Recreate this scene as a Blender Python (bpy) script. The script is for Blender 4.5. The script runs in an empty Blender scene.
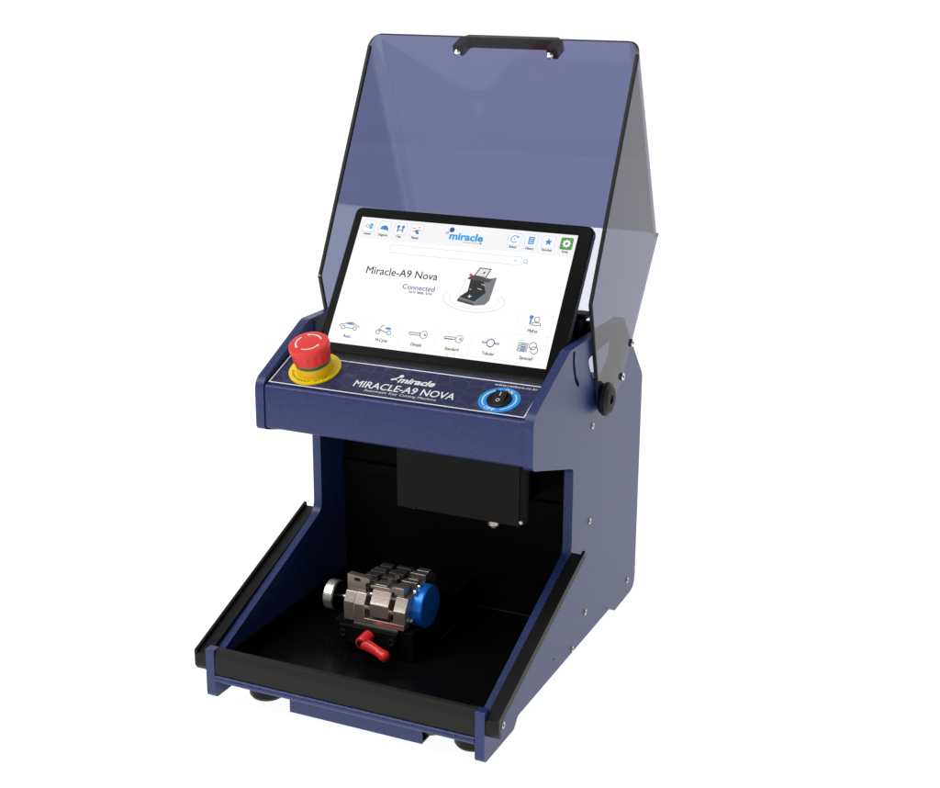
import bpy, bmesh, math, random
from mathutils import Vector, Matrix
from mathutils.geometry import tessellate_polygon
random.seed(7)
S = bpy.context.scene
COL = S.collection
PI = math.pi

# ---------------------------------------------------------------- camera
cd = bpy.data.cameras.new('camera'); cam = bpy.data.objects.new('camera', cd); COL.objects.link(cam)
Rm = Matrix(((0.9081092921, -0.1193858104, 0.4013533877),
             (0.4187129334, 0.2494642242, -0.8731821576),
             (0.0041222480, 0.9609966853, 0.2765291629)))
M4 = Rm.to_4x4(); M4.translation = Vector((0.6317616464, -1.0929256423, 0.8110462655))
cam.matrix_world = M4
cd.sensor_fit = 'HORIZONTAL'; cd.sensor_width = 36.0
cd.lens = 1480.357 / 940 * 36
cd.shift_x = (470 - 465.32) / 940
cd.shift_y = (373.55 - 394) / 940
cd.clip_start = 0.01; cd.clip_end = 200
S.camera = cam
S.view_settings.view_transform = 'Standard'; S.view_settings.look = 'None'
S.view_settings.exposure = 0; S.view_settings.gamma = 1
S.cycles.transparent_max_bounces = 24
# ---------------------------------------------------------------- world and lamps
w = bpy.data.worlds.new('World'); S.world = w; w.use_nodes = True
wb = w.node_tree.nodes['Background']; wb.inputs[0].default_value = (0.96, 0.98, 1.0, 1); wb.inputs[1].default_value = 0.24

def area(name, loc, target, size, power, color=(1, 1, 1)):
    l = bpy.data.lights.new(name, 'AREA'); l.shape = 'SQUARE'; l.size = size; l.energy = power; l.color = color
    o = bpy.data.objects.new(name, l); COL.objects.link(o); o.location = loc
    o.rotation_euler = (Vector(target) - Vector(loc)).to_track_quat('-Z', 'Y').to_euler()
    return o
area('added_key_light', (-1.5, -1.3, 2.3), (0, .15, .3), 0.9, 24, (1, .98, .95))  # unseen area lamp added as the main light
area('added_top_light', (-.5, -.5, 2.6), (0, .1, .3), 0.9, 20, (1, .99, .97))  # unseen, added to brighten the upward faces
area('added_front_light', (-.2, -2.6, 1.3), (0, .15, .3), 0.8, 6, (1, .99, .97))  # unseen, added to lift the front faces

# ---------------------------------------------------------------- materials
def new_mat(name):
    m = bpy.data.materials.new(name); m.use_nodes = True
    return m, m.node_tree.nodes, m.node_tree.links, m.node_tree.nodes['Principled BSDF']
def mat(name, col, rough=.5, metal=0., spec=.5, grain=0., gscale=900., bump=0., emit=None, coat=0.):
    m, N, L, b = new_mat(name)
    b.inputs['Base Color'].default_value = (*col, 1); b.inputs['Roughness'].default_value = rough
    b.inputs['Metallic'].default_value = metal; b.inputs['Specular IOR Level'].default_value = spec
    b.inputs['Coat Weight'].default_value = coat
    if emit is not None:
        b.inputs['Emission Color'].default_value = (*emit, 1); b.inputs['Emission Strength'].default_value = 1
    if grain or bump:
        tc = N.new('ShaderNodeTexCoord'); no = N.new('ShaderNodeTexNoise')
        no.inputs['Scale'].default_value = gscale; no.inputs['Detail'].default_value = 3
        L.new(tc.outputs['Object'], no.inputs['Vector'])
        if grain:
            mr = N.new('ShaderNodeMapRange'); mr.inputs[1].default_value = .25; mr.inputs[2].default_value = .75
            mr.inputs[3].default_value = 1 - grain; mr.inputs[4].default_value = 1 + grain
            L.new(no.outputs['Fac'], mr.inputs[0])
            vm = N.new('ShaderNodeVectorMath'); vm.operation = 'SCALE'; vm.inputs[0].default_value = col
            L.new(mr.outputs[0], vm.inputs['Scale']); L.new(vm.outputs[0], b.inputs['Base Color'])
        if bump:
            bp = N.new('ShaderNodeBump'); bp.inputs['Strength'].default_value = bump; bp.inputs['Distance'].default_value = .0004
            L.new(no.outputs['Fac'], bp.inputs['Height']); L.new(bp.outputs[0], b.inputs['Normal'])
    return m
def tint(name, col, gloss=.1, rough=.06, haze=0., hazecol=(.5, .5, .5), hn=.2):
    """see-through coloured polycarbonate; each face tints once"""
    m, N, L, b = new_mat(name); N.remove(b)
    out = [n for n in N if n.type == 'OUTPUT_MATERIAL'][0]
    tr = N.new('ShaderNodeBsdfTransparent'); tr.inputs[0].default_value = (*[math.sqrt(c) for c in col], 1)
    gl = N.new('ShaderNodeBsdfGlossy'); gl.inputs['Roughness'].default_value = rough; gl.inputs['Color'].default_value = (1, 1, 1, 1)
    fr = N.new('ShaderNodeFresnel'); fr.inputs[0].default_value = 1.45
    mu = N.new('ShaderNodeMath'); mu.operation = 'MULTIPLY'; mu.inputs[1].default_value = gloss; L.new(fr.outputs[0], mu.inputs[0])
    ge = N.new('ShaderNodeNewGeometry'); ib = N.new('ShaderNodeMath'); ib.operation = 'SUBTRACT'; ib.inputs[0].default_value = 1; L.new(ge.outputs['Backfacing'], ib.inputs[1])
    fg = N.new('ShaderNodeMath'); fg.operation = 'MULTIPLY'; L.new(mu.outputs[0], fg.inputs[0]); L.new(ib.outputs[0], fg.inputs[1]); fg.use_clamp = True
    mx = N.new('ShaderNodeMixShader'); L.new(fg.outputs[0], mx.inputs[0]); L.new(tr.outputs[0], mx.inputs[1]); L.new(gl.outputs[0], mx.inputs[2])
    df = N.new('ShaderNodeBsdfDiffuse'); df.inputs[0].default_value = (*hazecol, 1)
    m2 = N.new('ShaderNodeMixShader'); L.new(mx.outputs[0], m2.inputs[1]); L.new(df.outputs[0], m2.inputs[2])
    tc = N.new('ShaderNodeTexCoord'); no = N.new('ShaderNodeTexNoise'); no.inputs['Scale'].default_value = 700; no.inputs['Detail'].default_value = 2
    L.new(tc.outputs['Object'], no.inputs['Vector'])
    mr = N.new('ShaderNodeMapRange'); mr.inputs[1].default_value = .3; mr.inputs[2].default_value = .7
    mr.inputs[3].default_value = haze * (1 - hn); mr.inputs[4].default_value = haze * (1 + hn)
    L.new(no.outputs['Fac'], mr.inputs[0]); L.new(mr.outputs[0], m2.inputs[0])
    L.new(m2.outputs[0], out.inputs[0])
    return m

BLUE = mat('blue_powder_coat', (.018, .032, .140), .38, spec=.50, grain=.35, gscale=560, bump=.8)
BLUE_EDGE = BLUE
BLACK = mat('black_anodised', (.004, .004, .0045), .5, spec=.12, grain=.2, gscale=400, bump=.2)
WALLB = mat('black_interior', (.003, .003, .0034), .6, spec=.08, grain=.2, gscale=300, bump=.2)
HEADB = mat('charcoal_cover', (.010, .010, .009), .55, spec=.15, grain=.2, gscale=500, bump=.2)
RUBBER = mat('black_rubber', (.006, .006, .006), .45, spec=.25, grain=.2, gscale=500, bump=.3)
BUMPER = mat('dark_foam_strip', (.020, .019, .0185), .6, spec=.2, grain=.12, gscale=450, bump=.25)
BEZEL = mat('black_bezel', (.003, .003, .003), .25, spec=.03)
RIM = mat('bezel_rim', (.008, .008, .01), .25, spec=.35)
LEDGE = mat('dusty_black_ledge', (.008, .008, .008), .6, spec=.15, grain=.9, gscale=700)
STEEL = mat('machined_nickel', (.52, .455, .395), .27, metal=.82, grain=.08, gscale=500, bump=.15)
DSTEEL = mat('dark_machined_steel', (.13, .12, .105), .4, metal=.6, grain=.1, gscale=500)
CHROME = mat('polished_steel', (.8, .8, .78), .16, metal=1.)
SATIN = mat('satin_aluminium', (.76, .73, .67), .24, metal=.9, bump=.2, gscale=900)
ANOD = mat('blue_anodised', (.012, .22, .88), .3, metal=.4, spec=.6, grain=.06, gscale=1200, bump=.25)
RED = mat('red_plastic', (.86, .045, .036), .38, spec=.4, grain=.04, gscale=500, bump=.1)
REDL = mat('red_lever_plastic', (.90, .025, .025), .3, spec=.5)
YEL = mat('yellow_plastic', (.93, .72, .012), .4)
AMB = mat('amber_plastic', (.92, .56, .01), .4)
GRN = mat('green_band', (.004, .16, .075), .4)
PRINT = mat('white_print', (.9, .9, .92), .5, spec=.2)
PRINTB = mat('black_print', (.02, .02, .02), .5, spec=.2)
CYAN = mat('blue_ring_print', (.02, .33, .95), .4, spec=.3)
HOLE = mat('dark_hole', (.012, .016, .05), .6, spec=.1)
def glow(name, col):
    m, N, L, b = new_mat(name)
    b.inputs['Base Color'].default_value = (0, 0, 0, 1); b.inputs['Roughness'].default_value = .35; b.inputs['Specular IOR Level'].default_value = .1
    b.inputs['Emission Color'].default_value = (*col, 1); b.inputs['Emission Strength'].default_value = 1
    return m
def srgb(r, g, b):
    f = lambda c: ((c / 255 + .055) / 1.055) ** 2.4 if c > 10 else c / 255 / 12.92
    return (f(r), f(g), f(b))
G_WHITE = glow('screen_white', (1, 1, 1))
G_HEAD = glow('screen_header_grey', srgb(244, 244, 246))
G_LINE = glow('screen_light_blue_line', srgb(150, 200, 235))
G_BLUE = glow('screen_blue', srgb(60, 140, 210))
G_CYAN = glow('screen_cyan', srgb(20, 160, 230))
G_NAVY = glow('screen_navy', srgb(25, 75, 150))
G_BLACK = glow('screen_black', srgb(35, 35, 40))
G_GREY = glow('screen_grey', srgb(120, 122, 128))
G_PALE = glow('screen_pale_grey', srgb(228, 228, 230))
G_GREEN = glow('screen_green', srgb(85, 155, 80))
G_ORANGE = glow('screen_orange', srgb(245, 165, 60))
G_RED = glow('screen_red', srgb(225, 50, 60))
G_DARK = glow('screen_dark_grey', srgb(72, 72, 76))
G_CARD = glow('screen_card_border', srgb(230, 230, 233))
G_LIME = glow('screen_lime_line', srgb(200, 215, 150))

# printed label: deep blue with a faint net of polygons
def label_mat():
    m, N, L, b = new_mat('printed_label')
    b.inputs['Roughness'].default_value = .38; b.inputs['Specular IOR Level'].default_value = .35
    tc = N.new('ShaderNodeTexCoord'); vo = N.new('ShaderNodeTexVoronoi'); vo.feature = 'DISTANCE_TO_EDGE'; vo.inputs['Scale'].default_value = 75
    vo.inputs['Randomness'].default_value = .8
    L.new(tc.outputs['Object'], vo.inputs['Vector'])
    lt = N.new('ShaderNodeMapRange'); lt.inputs[1].default_value = .015; lt.inputs[2].default_value = .05; lt.inputs[3].default_value = .55; lt.inputs[4].default_value = 0
    L.new(vo.outputs['Distance'], lt.inputs[0])
    no = N.new('ShaderNodeTexNoise'); no.inputs['Scale'].default_value = 14; L.new(tc.outputs['Object'], no.inputs['Vector'])
    mm = N.new('ShaderNodeMath'); mm.operation = 'MULTIPLY'; L.new(lt.outputs[0], mm.inputs[0]); L.new(no.outputs['Fac'], mm.inputs[1])
    mx = N.new('ShaderNodeMixRGB'); mx.inputs[1].default_value = (.024, .026, .085, 1); mx.inputs[2].default_value = (.13, .14, .30, 1)
    L.new(mm.outputs[0], mx.inputs[0]); L.new(mx.outputs[0], b.inputs['Base Color'])
    return m
LABEL = label_mat()

# ---------------------------------------------------------------- mesh helpers
class MB:
    def __init__(s): s.bm = bmesh.new(); s.mats = []
    def mi(s, m):
        if m not in s.mats: s.mats.append(m)
        return s.mats.index(m)
    def face(s, pts, m):
        f = s.bm.faces.new([s.bm.verts.new(p) for p in pts]); f.material_index = s.mi(m); return f
    def solid(s, a, b, m, holes_a=(), holes_b=()):
        """prism between two equal loops a and b (lists of points), optional through-holes"""
        i = s.mi(m)
        A = [[s.bm.verts.new(p) for p in l] for l in ([a] + list(holes_a))]
        B = [[s.bm.verts.new(p) for p in l] for l in ([b] + list(holes_b))]
        fa = []
        if len(A) == 1:
            fa += [s.bm.faces.new(A[0]), s.bm.faces.new(B[0][::-1])]
        else:
            tris = tessellate_polygon([[Vector(v.co) for v in l] for l in A])
            fA = [v for l in A for v in l]; fB = [v for l in B for v in l]
            for t in tris:
                fa.append(s.bm.faces.new([fA[k] for k in t])); fa.append(s.bm.faces.new([fB[k] for k in reversed(t)]))
        for la, lb in zip(A, B):
            n = len(la)
            for k in range(n):
                fa.append(s.bm.faces.new([la[k], lb[k], lb[(k + 1) % n], la[(k + 1) % n]]))
        for f in fa: f.material_index = i
        return fa
    def box(s, x0, x1, y0, y1, z0, z1, m):
        return s.prism([(y0, z0), (y1, z0), (y1, z1), (y0, z1)], x0, x1, m)
    def prism(s, yz, x0, x1, m, holes=()):
        return s.solid([(x0, *p) for p in yz], [(x1, *p) for p in yz], m,
                       [[(x0, *p) for p in h] for h in holes], [[(x1, *p) for p in h] for h in holes])
    def lathe(s, prof, c, ax, m, n=40, mats=None):
        """prof: (radius, height) pairs along ax from c"""
        ax = Vector(ax).normalized(); u = ax.orthogonal().normalized(); v = ax.cross(u); c = Vector(c)
        rings = []
        for r, h in prof:
            if r < 1e-6: rings.append([s.bm.verts.new(c + ax * h)])
            else: rings.append([s.bm.verts.new(c + ax * h + (u * math.cos(2 * PI * k / n) + v * math.sin(2 * PI * k / n)) * r) for k in range(n)])
        for j in range(len(rings) - 1):
            a, b = rings[j], rings[j + 1]; mm = mats[j] if mats else m
            for k in range(n):
                k2 = (k + 1) % n
                if len(a) == 1 and len(b) == 1: continue
                if len(a) == 1: f = s.bm.faces.new([a[0], b[k], b[k2]])
                elif len(b) == 1: f = s.bm.faces.new([a[k], a[k2], b[0]])
                else: f = s.bm.faces.new([a[k], a[k2], b[k2], b[k]])
                f.material_index = s.mi(mm); f.smooth = True
    def cyl(s, a, b, r, m, n=28, r2=None, ch=0.):
        a = Vector(a); b = Vector(b); L = (b - a).length; r2 = r if r2 is None else r2
        if ch: pr = [(0, 0), (r - ch, 0), (r, ch), (r2, L - ch), (r2 - ch, L), (0, L)]
        else: pr = [(0, 0), (r, 0), (r2, L), (0, L)]
        s.lathe(pr, a, b - a, m, n)
    def build(s, name, parent=None, bevel=0., seg=2, label=None, smooth=30):
        bmesh.ops.remove_doubles(s.bm, verts=s.bm.verts, dist=1e-7)
        bmesh.ops.recalc_face_normals(s.bm, faces=s.bm.faces)
        me = bpy.data.meshes.new(name); s.bm.to_mesh(me); s.bm.free()
        for m in s.mats: me.materials.append(m)
        o = bpy.data.objects.new(name, me); COL.objects.link(o)
        for p in me.polygons: p.use_smooth = True
        try: me.set_sharp_from_angle(angle=math.radians(smooth))
        except Exception: pass
        if bevel:
            md = o.modifiers.new('bevel', 'BEVEL'); md.width = bevel; md.segments = seg; md.limit_method = 'ANGLE'; md.angle_limit = math.radians(35)
            md.harden_normals = True
        if parent:
            o.parent = parent
            if parent is ROOT: o.matrix_parent_inverse = Matrix.Translation(-ROOT.location)
        if label: o['label'] = label
        return o

def fillet(pts, r, n=5, only=None):
    """round the corners of a 2-D polygon"""
    out = []; N = len(pts)
    for i, p in enumerate(pts):
        if only is not None and i not in only: out.append(p); continue
        rr = r[i] if isinstance(r, dict) else r
        a = Vector(pts[i - 1]) - Vector(p); b = Vector(pts[(i + 1) % N]) - Vector(p)
        d = min(rr, a.length * .45, b.length * .45); a = Vector(p) + a.normalized() * d; b = Vector(p) + b.normalized() * d
        for k in range(n + 1):
            t = k / n; q = a * (1 - t) ** 2 + Vector(p) * 2 * t * (1 - t) + b * t * t; out.append((q.x, q.y))
    return out

class Plane:
    def __init__(s, o, ux, uy): s.o = Vector(o); s.ux = Vector(ux).normalized(); s.uy = Vector(uy).normalized(); s.n = s.ux.cross(s.uy)
    def __call__(s, x, y, h=0.): return s.o + s.ux * x + s.uy * y + s.n * h
def rrect(x0, x1, y0, y1, r, n=5): return fillet([(x0, y0), (x1, y0), (x1, y1), (x0, y1)], r, n)
def circ(cx, cy, r, n=40, ry=None, a0=0, a1=2 * PI):
    full = abs(a1 - a0 - 2 * PI) < 1e-6
    return [(cx + r * math.cos(a0 + (a1 - a0) * k / (n if full else n - 1)), cy + (ry or r) * math.sin(a0 + (a1 - a0) * k / (n if full else n - 1))) for k in range(n)]
def plate(mb, P, pts, h0, h1, m): mb.solid([P(*p, h0) for p in pts], [P(*p, h1) for p in pts], m)
def fill(mb, P, pts, h, m): mb.face([P(*p, h) for p in pts], m)
def stroke(mb, P, pts, wd, h, m, closed=False):
    n = len(pts); L = []; R = []
    for i in range(n):
        p = Vector(pts[i])
        if closed: a = Vector(pts[i - 1]); b = Vector(pts[(i + 1) % n])
        else: a = Vector(pts[max(i - 1, 0)]); b = Vector(pts[min(i + 1, n - 1)])
        d1 = (p - a).normalized() if (p - a).length > 1e-9 else (b - p).normalized()
        d2 = (b - p).normalized() if (b - p).length > 1e-9 else d1
        t = (d1 + d2); t = t.normalized() if t.length > 1e-6 else d1
        nn = Vector((-t.y, t.x)); k = wd / 2 / max(.4, abs(nn.dot(Vector((-d1.y, d1.x)))))
        L.append(p + nn * k); R.append(p - nn * k)
    for i in range(n if closed else n - 1):
        j = (i + 1) % n
        mb.face([P(*L[i], h), P(*R[i], h), P(*R[j], h), P(*L[j], h)], m)
def text(name, body, P, x0, x1, y0, cap, h, m, parent, bold=0., shear=0., spacing=1., rot=0., thick=.00006, pivot=None, fat=0.):
    """lettering fitted between x0 and x1 with its capitals cap tall, standing on the line y0 of plane P"""
    c = bpy.data.curves.new(name, 'FONT'); c.body = body; c.size = 1; c.offset = bold; c.shear = shear; c.space_character = spacing
    c.resolution_u = 3; c.fill_mode = 'FRONT'
    o = bpy.data.objects.new('t', c); COL.objects.link(o)
    bpy.context.view_layer.update()
    dg = bpy.context.evaluated_depsgraph_get()
    me = bpy.data.meshes.new_from_object(o.evaluated_get(dg)); bpy.data.objects.remove(o); bpy.data.curves.remove(c)
    xs = [v.co.x for v in me.vertices]; a, b = min(xs), max(xs); sc = cap / .69
    for v in me.vertices:
        x = x0 + (v.co.x - a) / (b - a) * (x1 - x0); y = y0 + v.co.y * sc
        if rot:
            px, py = pivot; dx, dy = x - px, y - py
            x = px + dx * math.cos(rot) - dy * math.sin(rot); y = py + dx * math.sin(rot) + dy * math.cos(rot)
        v.co = P(x, y, h)
    if fat:
        bm = bmesh.new(); bm.from_mesh(me)
        for k in (1, 2):
            g = bmesh.ops.duplicate(bm, geom=[f for f in bm.faces if f.index < len(me.polygons)] if k == 1 else base)
            nf = [e for e in g['geom'] if isinstance(e, bmesh.types.BMVert)]
            if k == 1: base = [e for e in g['geom'] if isinstance(e, bmesh.types.BMFace)]
            for v in nf: v.co += (P.ux * (fat if k == 1 else -fat * .5) + P.uy * (0 if k == 1 else fat * .6)) + P.n * .00003
        bm.to_mesh(me); bm.free()
    me.name = name; me.materials.clear(); me.materials.append(m)
    q = bpy.data.objects.new(name, me); COL.objects.link(q); q.parent = parent
    if parent is ROOT: q.matrix_parent_inverse = Matrix.Translation(-ROOT.location)
    return q

# ---------------------------------------------------------------- setting: plain white floor and sweep, glow added so no shadow shows
GZ = .083
cove, N, L, b = new_mat('white_sweep_added_glow')
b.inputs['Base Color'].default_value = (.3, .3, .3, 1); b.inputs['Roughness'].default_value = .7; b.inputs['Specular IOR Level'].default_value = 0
b.inputs['Emission Color'].default_value = (1, 1, 1, 1); b.inputs['Emission Strength'].default_value = .95  # glow added to keep the ground pure white
mb = MB()
prof = [(-6, GZ), (3.2, GZ)] + [(3.2 + 1.2 * math.sin(t * PI / 20), GZ + 1.2 - 1.2 * math.cos(t * PI / 20)) for t in range(1, 11)] + [(4.4, 6.)]
for i in range(len(prof) - 1):
    (y0, z0), (y1, z1) = prof[i], prof[i + 1]
    mb.face([(-7, y0, z0), (7, y0, z0), (7, y1, z1), (-7, y1, z1)], cove)
bd = mb.build('backdrop'); bd['kind'] = 'structure'; bd['label'] = 'plain white floor and sweep with an added glow'

# ---------------------------------------------------------------- the machine
ROOT = bpy.data.objects.new('key_cutting_machine', None); COL.objects.link(ROOT)
ROOT.location = (0, .2, GZ)
ROOT['label'] = 'dark blue bench key cutting machine with raised smoky visor, touch screen and red stop button'
ROOT['category'] = 'key cutting machine'
W = .15; T = .0097; WI = W - T

# --- side panels
outline = [(0, .098), (0, .1494), (.0105, .1494), (.0115, .1432), (.0185, .1426), (.2139, .2219), (.2139, .3132), (.1053, .3458),
           (.1053, .396), (.1973, .4390), (.3539, .4376), (.4266, .3568), (.4266, .1), (.3577, .0986), (.3417, .1084), (.0787, .1079), (.0693, .098)]
rad = {0: .006, 1: .002, 2: .001, 3: .001, 4: .001, 5: .011, 6: .006, 7: .005, 8: .010, 9: .005, 10: .004, 11: .005, 12: .016, 13: .002, 14: .002, 15: .003, 16: .003}
outline = fillet(outline, rad, 6)
hole = fillet([(.247, .418), (.3345, .4235), (.3395, .404), (.318, .385), (.272, .389), (.256, .402)], .012, 6)
slot = [(.2040, .4360), (.2100, .4360), (.2098, .4235), (.2150, .4090), (.2245, .3990), (.2205, .3955), (.2110, .4050), (.2045, .4215)]
slot = fillet(slot, .002, 3)
screws = [(.0425, .1163), (.2663, .3427), (.2656, .2391), (.3988, .1191), (.2599, .1385), (.2231, .1122)]
for sgn in (1, -1):
    mb = MB(); mb.prism(outline, sgn * WI, sgn * W, BLUE, holes=[hole, slot])
    sp = mb.build('side_panel', ROOT, bevel=.0011, seg=3)
    for (y, z) in screws:
        mb = MB(); x = sgn * W
        mb.lathe([(0, -.001), (.0043, -.001), (.0043, .0001), (.0033, .0002), (.0031, .0008), (.0018, .0007), (.0017, .0001), (0, .0001)], (x, y, z), (sgn, 0, 0), CHROME, 24,
                 [HOLE, HOLE, DSTEEL, DSTEEL, SATIN, HOLE, BLACK, BLACK])
        mb.build('screw', sp)
    for (y, z) in [(.3275, .1145), (.1713, .1245)]:
        mb = MB(); mb.lathe([(0, .0001), (.0014, .0001), (.0014, -.001)], (sgn * W, y, z), (sgn, 0, 0), HOLE, 14); mb.build('pin_hole', sp)
    # rubber channel along the sloping front edge where the visor closes
    def ln(y, d): return (y, .1459 + .3764 * (y - .0013) - d)
    xo = sgn * .1637; xi = sgn * (W - .0012)
    body = [(0.001, .1415), (.001, .1295), (.0040, .1245), (.0060, .1245), (.0068, .1290), (.0068, .1385), (.2190, ln(.2190, .0088)[1]), (.2165, ln(.2165, .004)[1]), (.006, ln(.006, .0045)[1])]
    mb = MB(); mb.prism(fillet(body, .0012, 3), xi, xo, RUBBER)
    lip = [(.001, .1410), (.001, .1455), (.2165, .2269), (.2175, .2225), (.006, .1430)]
    mb.prism(lip, sgn * .1609, sgn * .1639, RUBBER)
    mb.build('rubber_channel', sp, bevel=.0006)

# --- console: boxed front with the sloping printed deck
DV = Vector((0, .0439, .0169)).normalized()
DK = Plane((0, .107, .3915), (1, 0, 0), DV)
mb = MB()
d0 = DK(0, 0); d1 = DK(0, .060)
cons = [(.1068, .3475), (.1068, .3885), (.1078, .3915), (d1.y, d1.z), (d1.y, .4), (.1125, .3855), (.1125, .353), (.205, .324), (.205, .319)]
cons = fillet(cons, {2: .0035, 0: .003}, 5, only={0, 2})
mb.prism(cons, -WI + .0002, WI - .0002, BLUE)
console = mb.build('console_front', ROOT, bevel=.0006)
mb = MB(); plate(mb, DK, rrect(-.1385, .1385, .0045, .0585, .001), .0003, .0007, LABEL)
lab = mb.build('printed_label', console)
mb = MB()
fx0, fx1, fy0, fy1 = -.1375, .1375, .0062, .0540
stroke(mb, DK, [(fx0, fy0), (fx1, fy0), (fx1, fy1), (fx0, fy1)], .0014, .00085, PRINT, closed=True)
mb.build('border_line', console)
text('lettering', 'MIRACLE-A9 NOVA', DK, -.0485, .0600, .0170, .0098, .00085, PRINT, console, fat=.0004)
text('lettering', 'Automatic Key Cutting Machine', DK, -.0340, .0440, .0118, .0033, .00085, PRINT, console)
text('lettering', 'miracle', DK, -.0068, .0330, .0322, .0082, .00085, PRINT, console, bold=.035, shear=.25)
text('lettering', 'www.redtwo.co.kr', DK, .0905, .1350, .0477, .0031, .00085, PRINT, console, bold=.01)
mb = MB()
fill(mb, DK, circ(-.0060, .0418, .0024, 20), .0009, PRINT)
stroke(mb, DK, [(-.0150, .0352), (-.0105, .0372), (-.0070, .0405)], .0016, .00085, PRINT)
stroke(mb, DK, [(-.0140, .0340), (-.0100, .0360), (-.0078, .0350)], .0010, .00085, PRINT)
mb.build('logo_mark', console)

# emergency stop
ec = DK(-.0998, .0345, .0008); en = DK.n
mb = MB(); mb.lathe([(0, 0), (.0268, 0), (.0268, .0014), (.0190, .0016), (0, .0016)], ec, en, YEL, 64)
es = mb.build('emergency_stop', ROOT, smooth=40, label='red mushroom emergency stop button on a yellow disc')
mb = MB(); mb.lathe([(.0186, .0016), (.0182, .010), (.0180, .0102), (0, .0102)], ec, en, AMB, 48); mb.build('collar', es)
mb = MB(); mb.lathe([(.0178, .0102), (.0178, .0152), (0, .0152)], ec, en, GRN, 48); mb.build('green_band', es)
mb = MB(); nn = 96
ax = en; uu = ax.orthogonal().normalized(); vv = ax.cross(uu)
prf = [(.0170, .0140, 0), (.0186, .0142, 0), (.0192, .0160, 0), (.0194, .0210, 1), (.0199, .0260, 1), (.0206, .0266, 0), (.0207, .0298, 0), (.0203, .0318, 0), (.0192, .0328, 0), (.0150, .0333, 0), (.0001, .0334, 0)]
rings = []
for r, h, g in prf:
    ring = []
    for k in range(nn):
        rr = r - (.0007 if g and (k % 6) in (0, 1) else 0)
        ring.append(mb.bm.verts.new(ec + ax * h + (uu * math.cos(2 * PI * k / nn) + vv * math.sin(2 * PI * k / nn)) * rr))
    rings.append(ring)
for a, bq in zip(rings, rings[1:]):
    for k in range(nn): mb.bm.faces.new([a[k], a[(k + 1) % nn], bq[(k + 1) % nn], bq[k]]).material_index = mb.mi(RED)
mb.build('button_cap', es, smooth=35)
EP = Plane(ec, DK.ux, DK.uy)
mb = MB()
for a0 in (35, 150, 265):
    a0 = math.radians(a0); arc = circ(0, 0, .0128, 14, a0=a0, a1=a0 + math.radians(78))
    stroke(mb, EP, arc, .0016, .03355, PRINT)
    e = Vector(arc[-1]); t = (e - Vector(arc[-2])).normalized(); q = Vector((-t.y, t.x))
    fill(mb, EP, [tuple(e - q * .0018), tuple(e + t * .0030), tuple(e + q * .0018)], .03360, PRINT)
mb.build('arrow_print', es)
for i, ch in enumerate('EMERGENCY STOP'):
    if ch == ' ': continue
    a = math.radians(205 + i * 9.5); cx, cy = .0222 * math.cos(a), .0222 * math.sin(a)
    text('lettering', ch, EP, cx - .0011, cx + .0011, cy - .0011, .0022, .0018, PRINTB, es, rot=a + PI / 2, pivot=(cx, cy))

# power switch
SC = (.1045, .0262)
SP = Plane(DK(*SC, .0008), DK.ux, DK.uy)
mb = MB(); plate(mb, SP, circ(0, 0, .0205, 64, ry=.0192), 0, .0004, CYAN)
sw = mb.build('power_switch', ROOT, label='round black rocker switch on a bright blue ring')
mb = MB()
for a0, a1 in ((104, 226), (-68, 44)):
    stroke(mb, SP, circ(0, 0, .0165, 30, ry=.0152, a0=math.radians(a0), a1=math.radians(a1)), .0011, .0006, PRINT)
mb.build('ring_line', sw)
for i, ch in enumerate('ON'):
    a = math.radians(82 - i * 20); cx, cy = .0162 * math.cos(a), .0150 * math.sin(a)
    text('lettering', ch, SP, cx - .0020, cx + .0020, cy - .0021, .0042, .0006, PRINT, sw, rot=a - PI / 2, pivot=(cx, cy), bold=.02)
for i, ch in enumerate('OFF'):
    a = math.radians(240 + i * 15); cx, cy = .0166 * math.cos(a), .0154 * math.sin(a)
    text('lettering', ch, SP, cx - .0018, cx + .0018, cy - .0019, .0038, .0006, PRINT, sw, rot=a + PI / 2, pivot=(cx, cy), bold=.02)
mb = MB(); mb.lathe([(.0122, .0003), (.0122, .0020), (.0108, .0026), (.0100, .0020), (0, .0018)], SP(0, 0), SP.n, RUBBER, 48); mb.build('switch_rim', sw)
mb = MB()
a = [SP(-.0062, -.0088, .0020), SP(.0062, -.0088, .0020), SP(.0062, 0, .0032), SP(.0062, .0092, .0052), SP(-.0062, .0092, .0052), SP(-.0062, 0, .0032)]
b_ = [SP(-.0062, -.0088, .001), SP(.0062, -.0088, .001), SP(.0062, 0, .001), SP(.0062, .0092, .001), SP(-.0062, .0092, .001), SP(-.0062, 0, .001)]
fa = [(0, 1, 2, 5), (5, 2, 3, 4)]
va = [mb.bm.verts.new(p) for p in a]; vb = [mb.bm.verts.new(p) for p in b_]
for f in fa: mb.bm.faces.new([va[k] for k in f])
mb.bm.faces.new(vb[::-1])
for k in range(6): mb.bm.faces.new([va[k], vb[k], vb[(k + 1) % 6], va[(k + 1) % 6]])
mb.mats.append(RUBBER); mb.build('rocker', sw, bevel=.0008)
RP = Plane(SP(0, 0, .0033), SP.ux, (SP(0, .0092, .0052) - SP(0, 0, .0032)))
mb = MB(); stroke(mb, RP, [(0, .0022), (0, .0070)], .0007, .0002, PRINT)
RP2 = Plane(SP(0, 0, .0033), SP.ux, (SP(0, 0, .0032) - SP(0, -.0088, .0020)))
stroke(mb, RP2, circ(0, -.0035, .0017, 20), .0006, .0002, PRINT, closed=True); mb.build('rocker_marks', sw)

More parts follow.
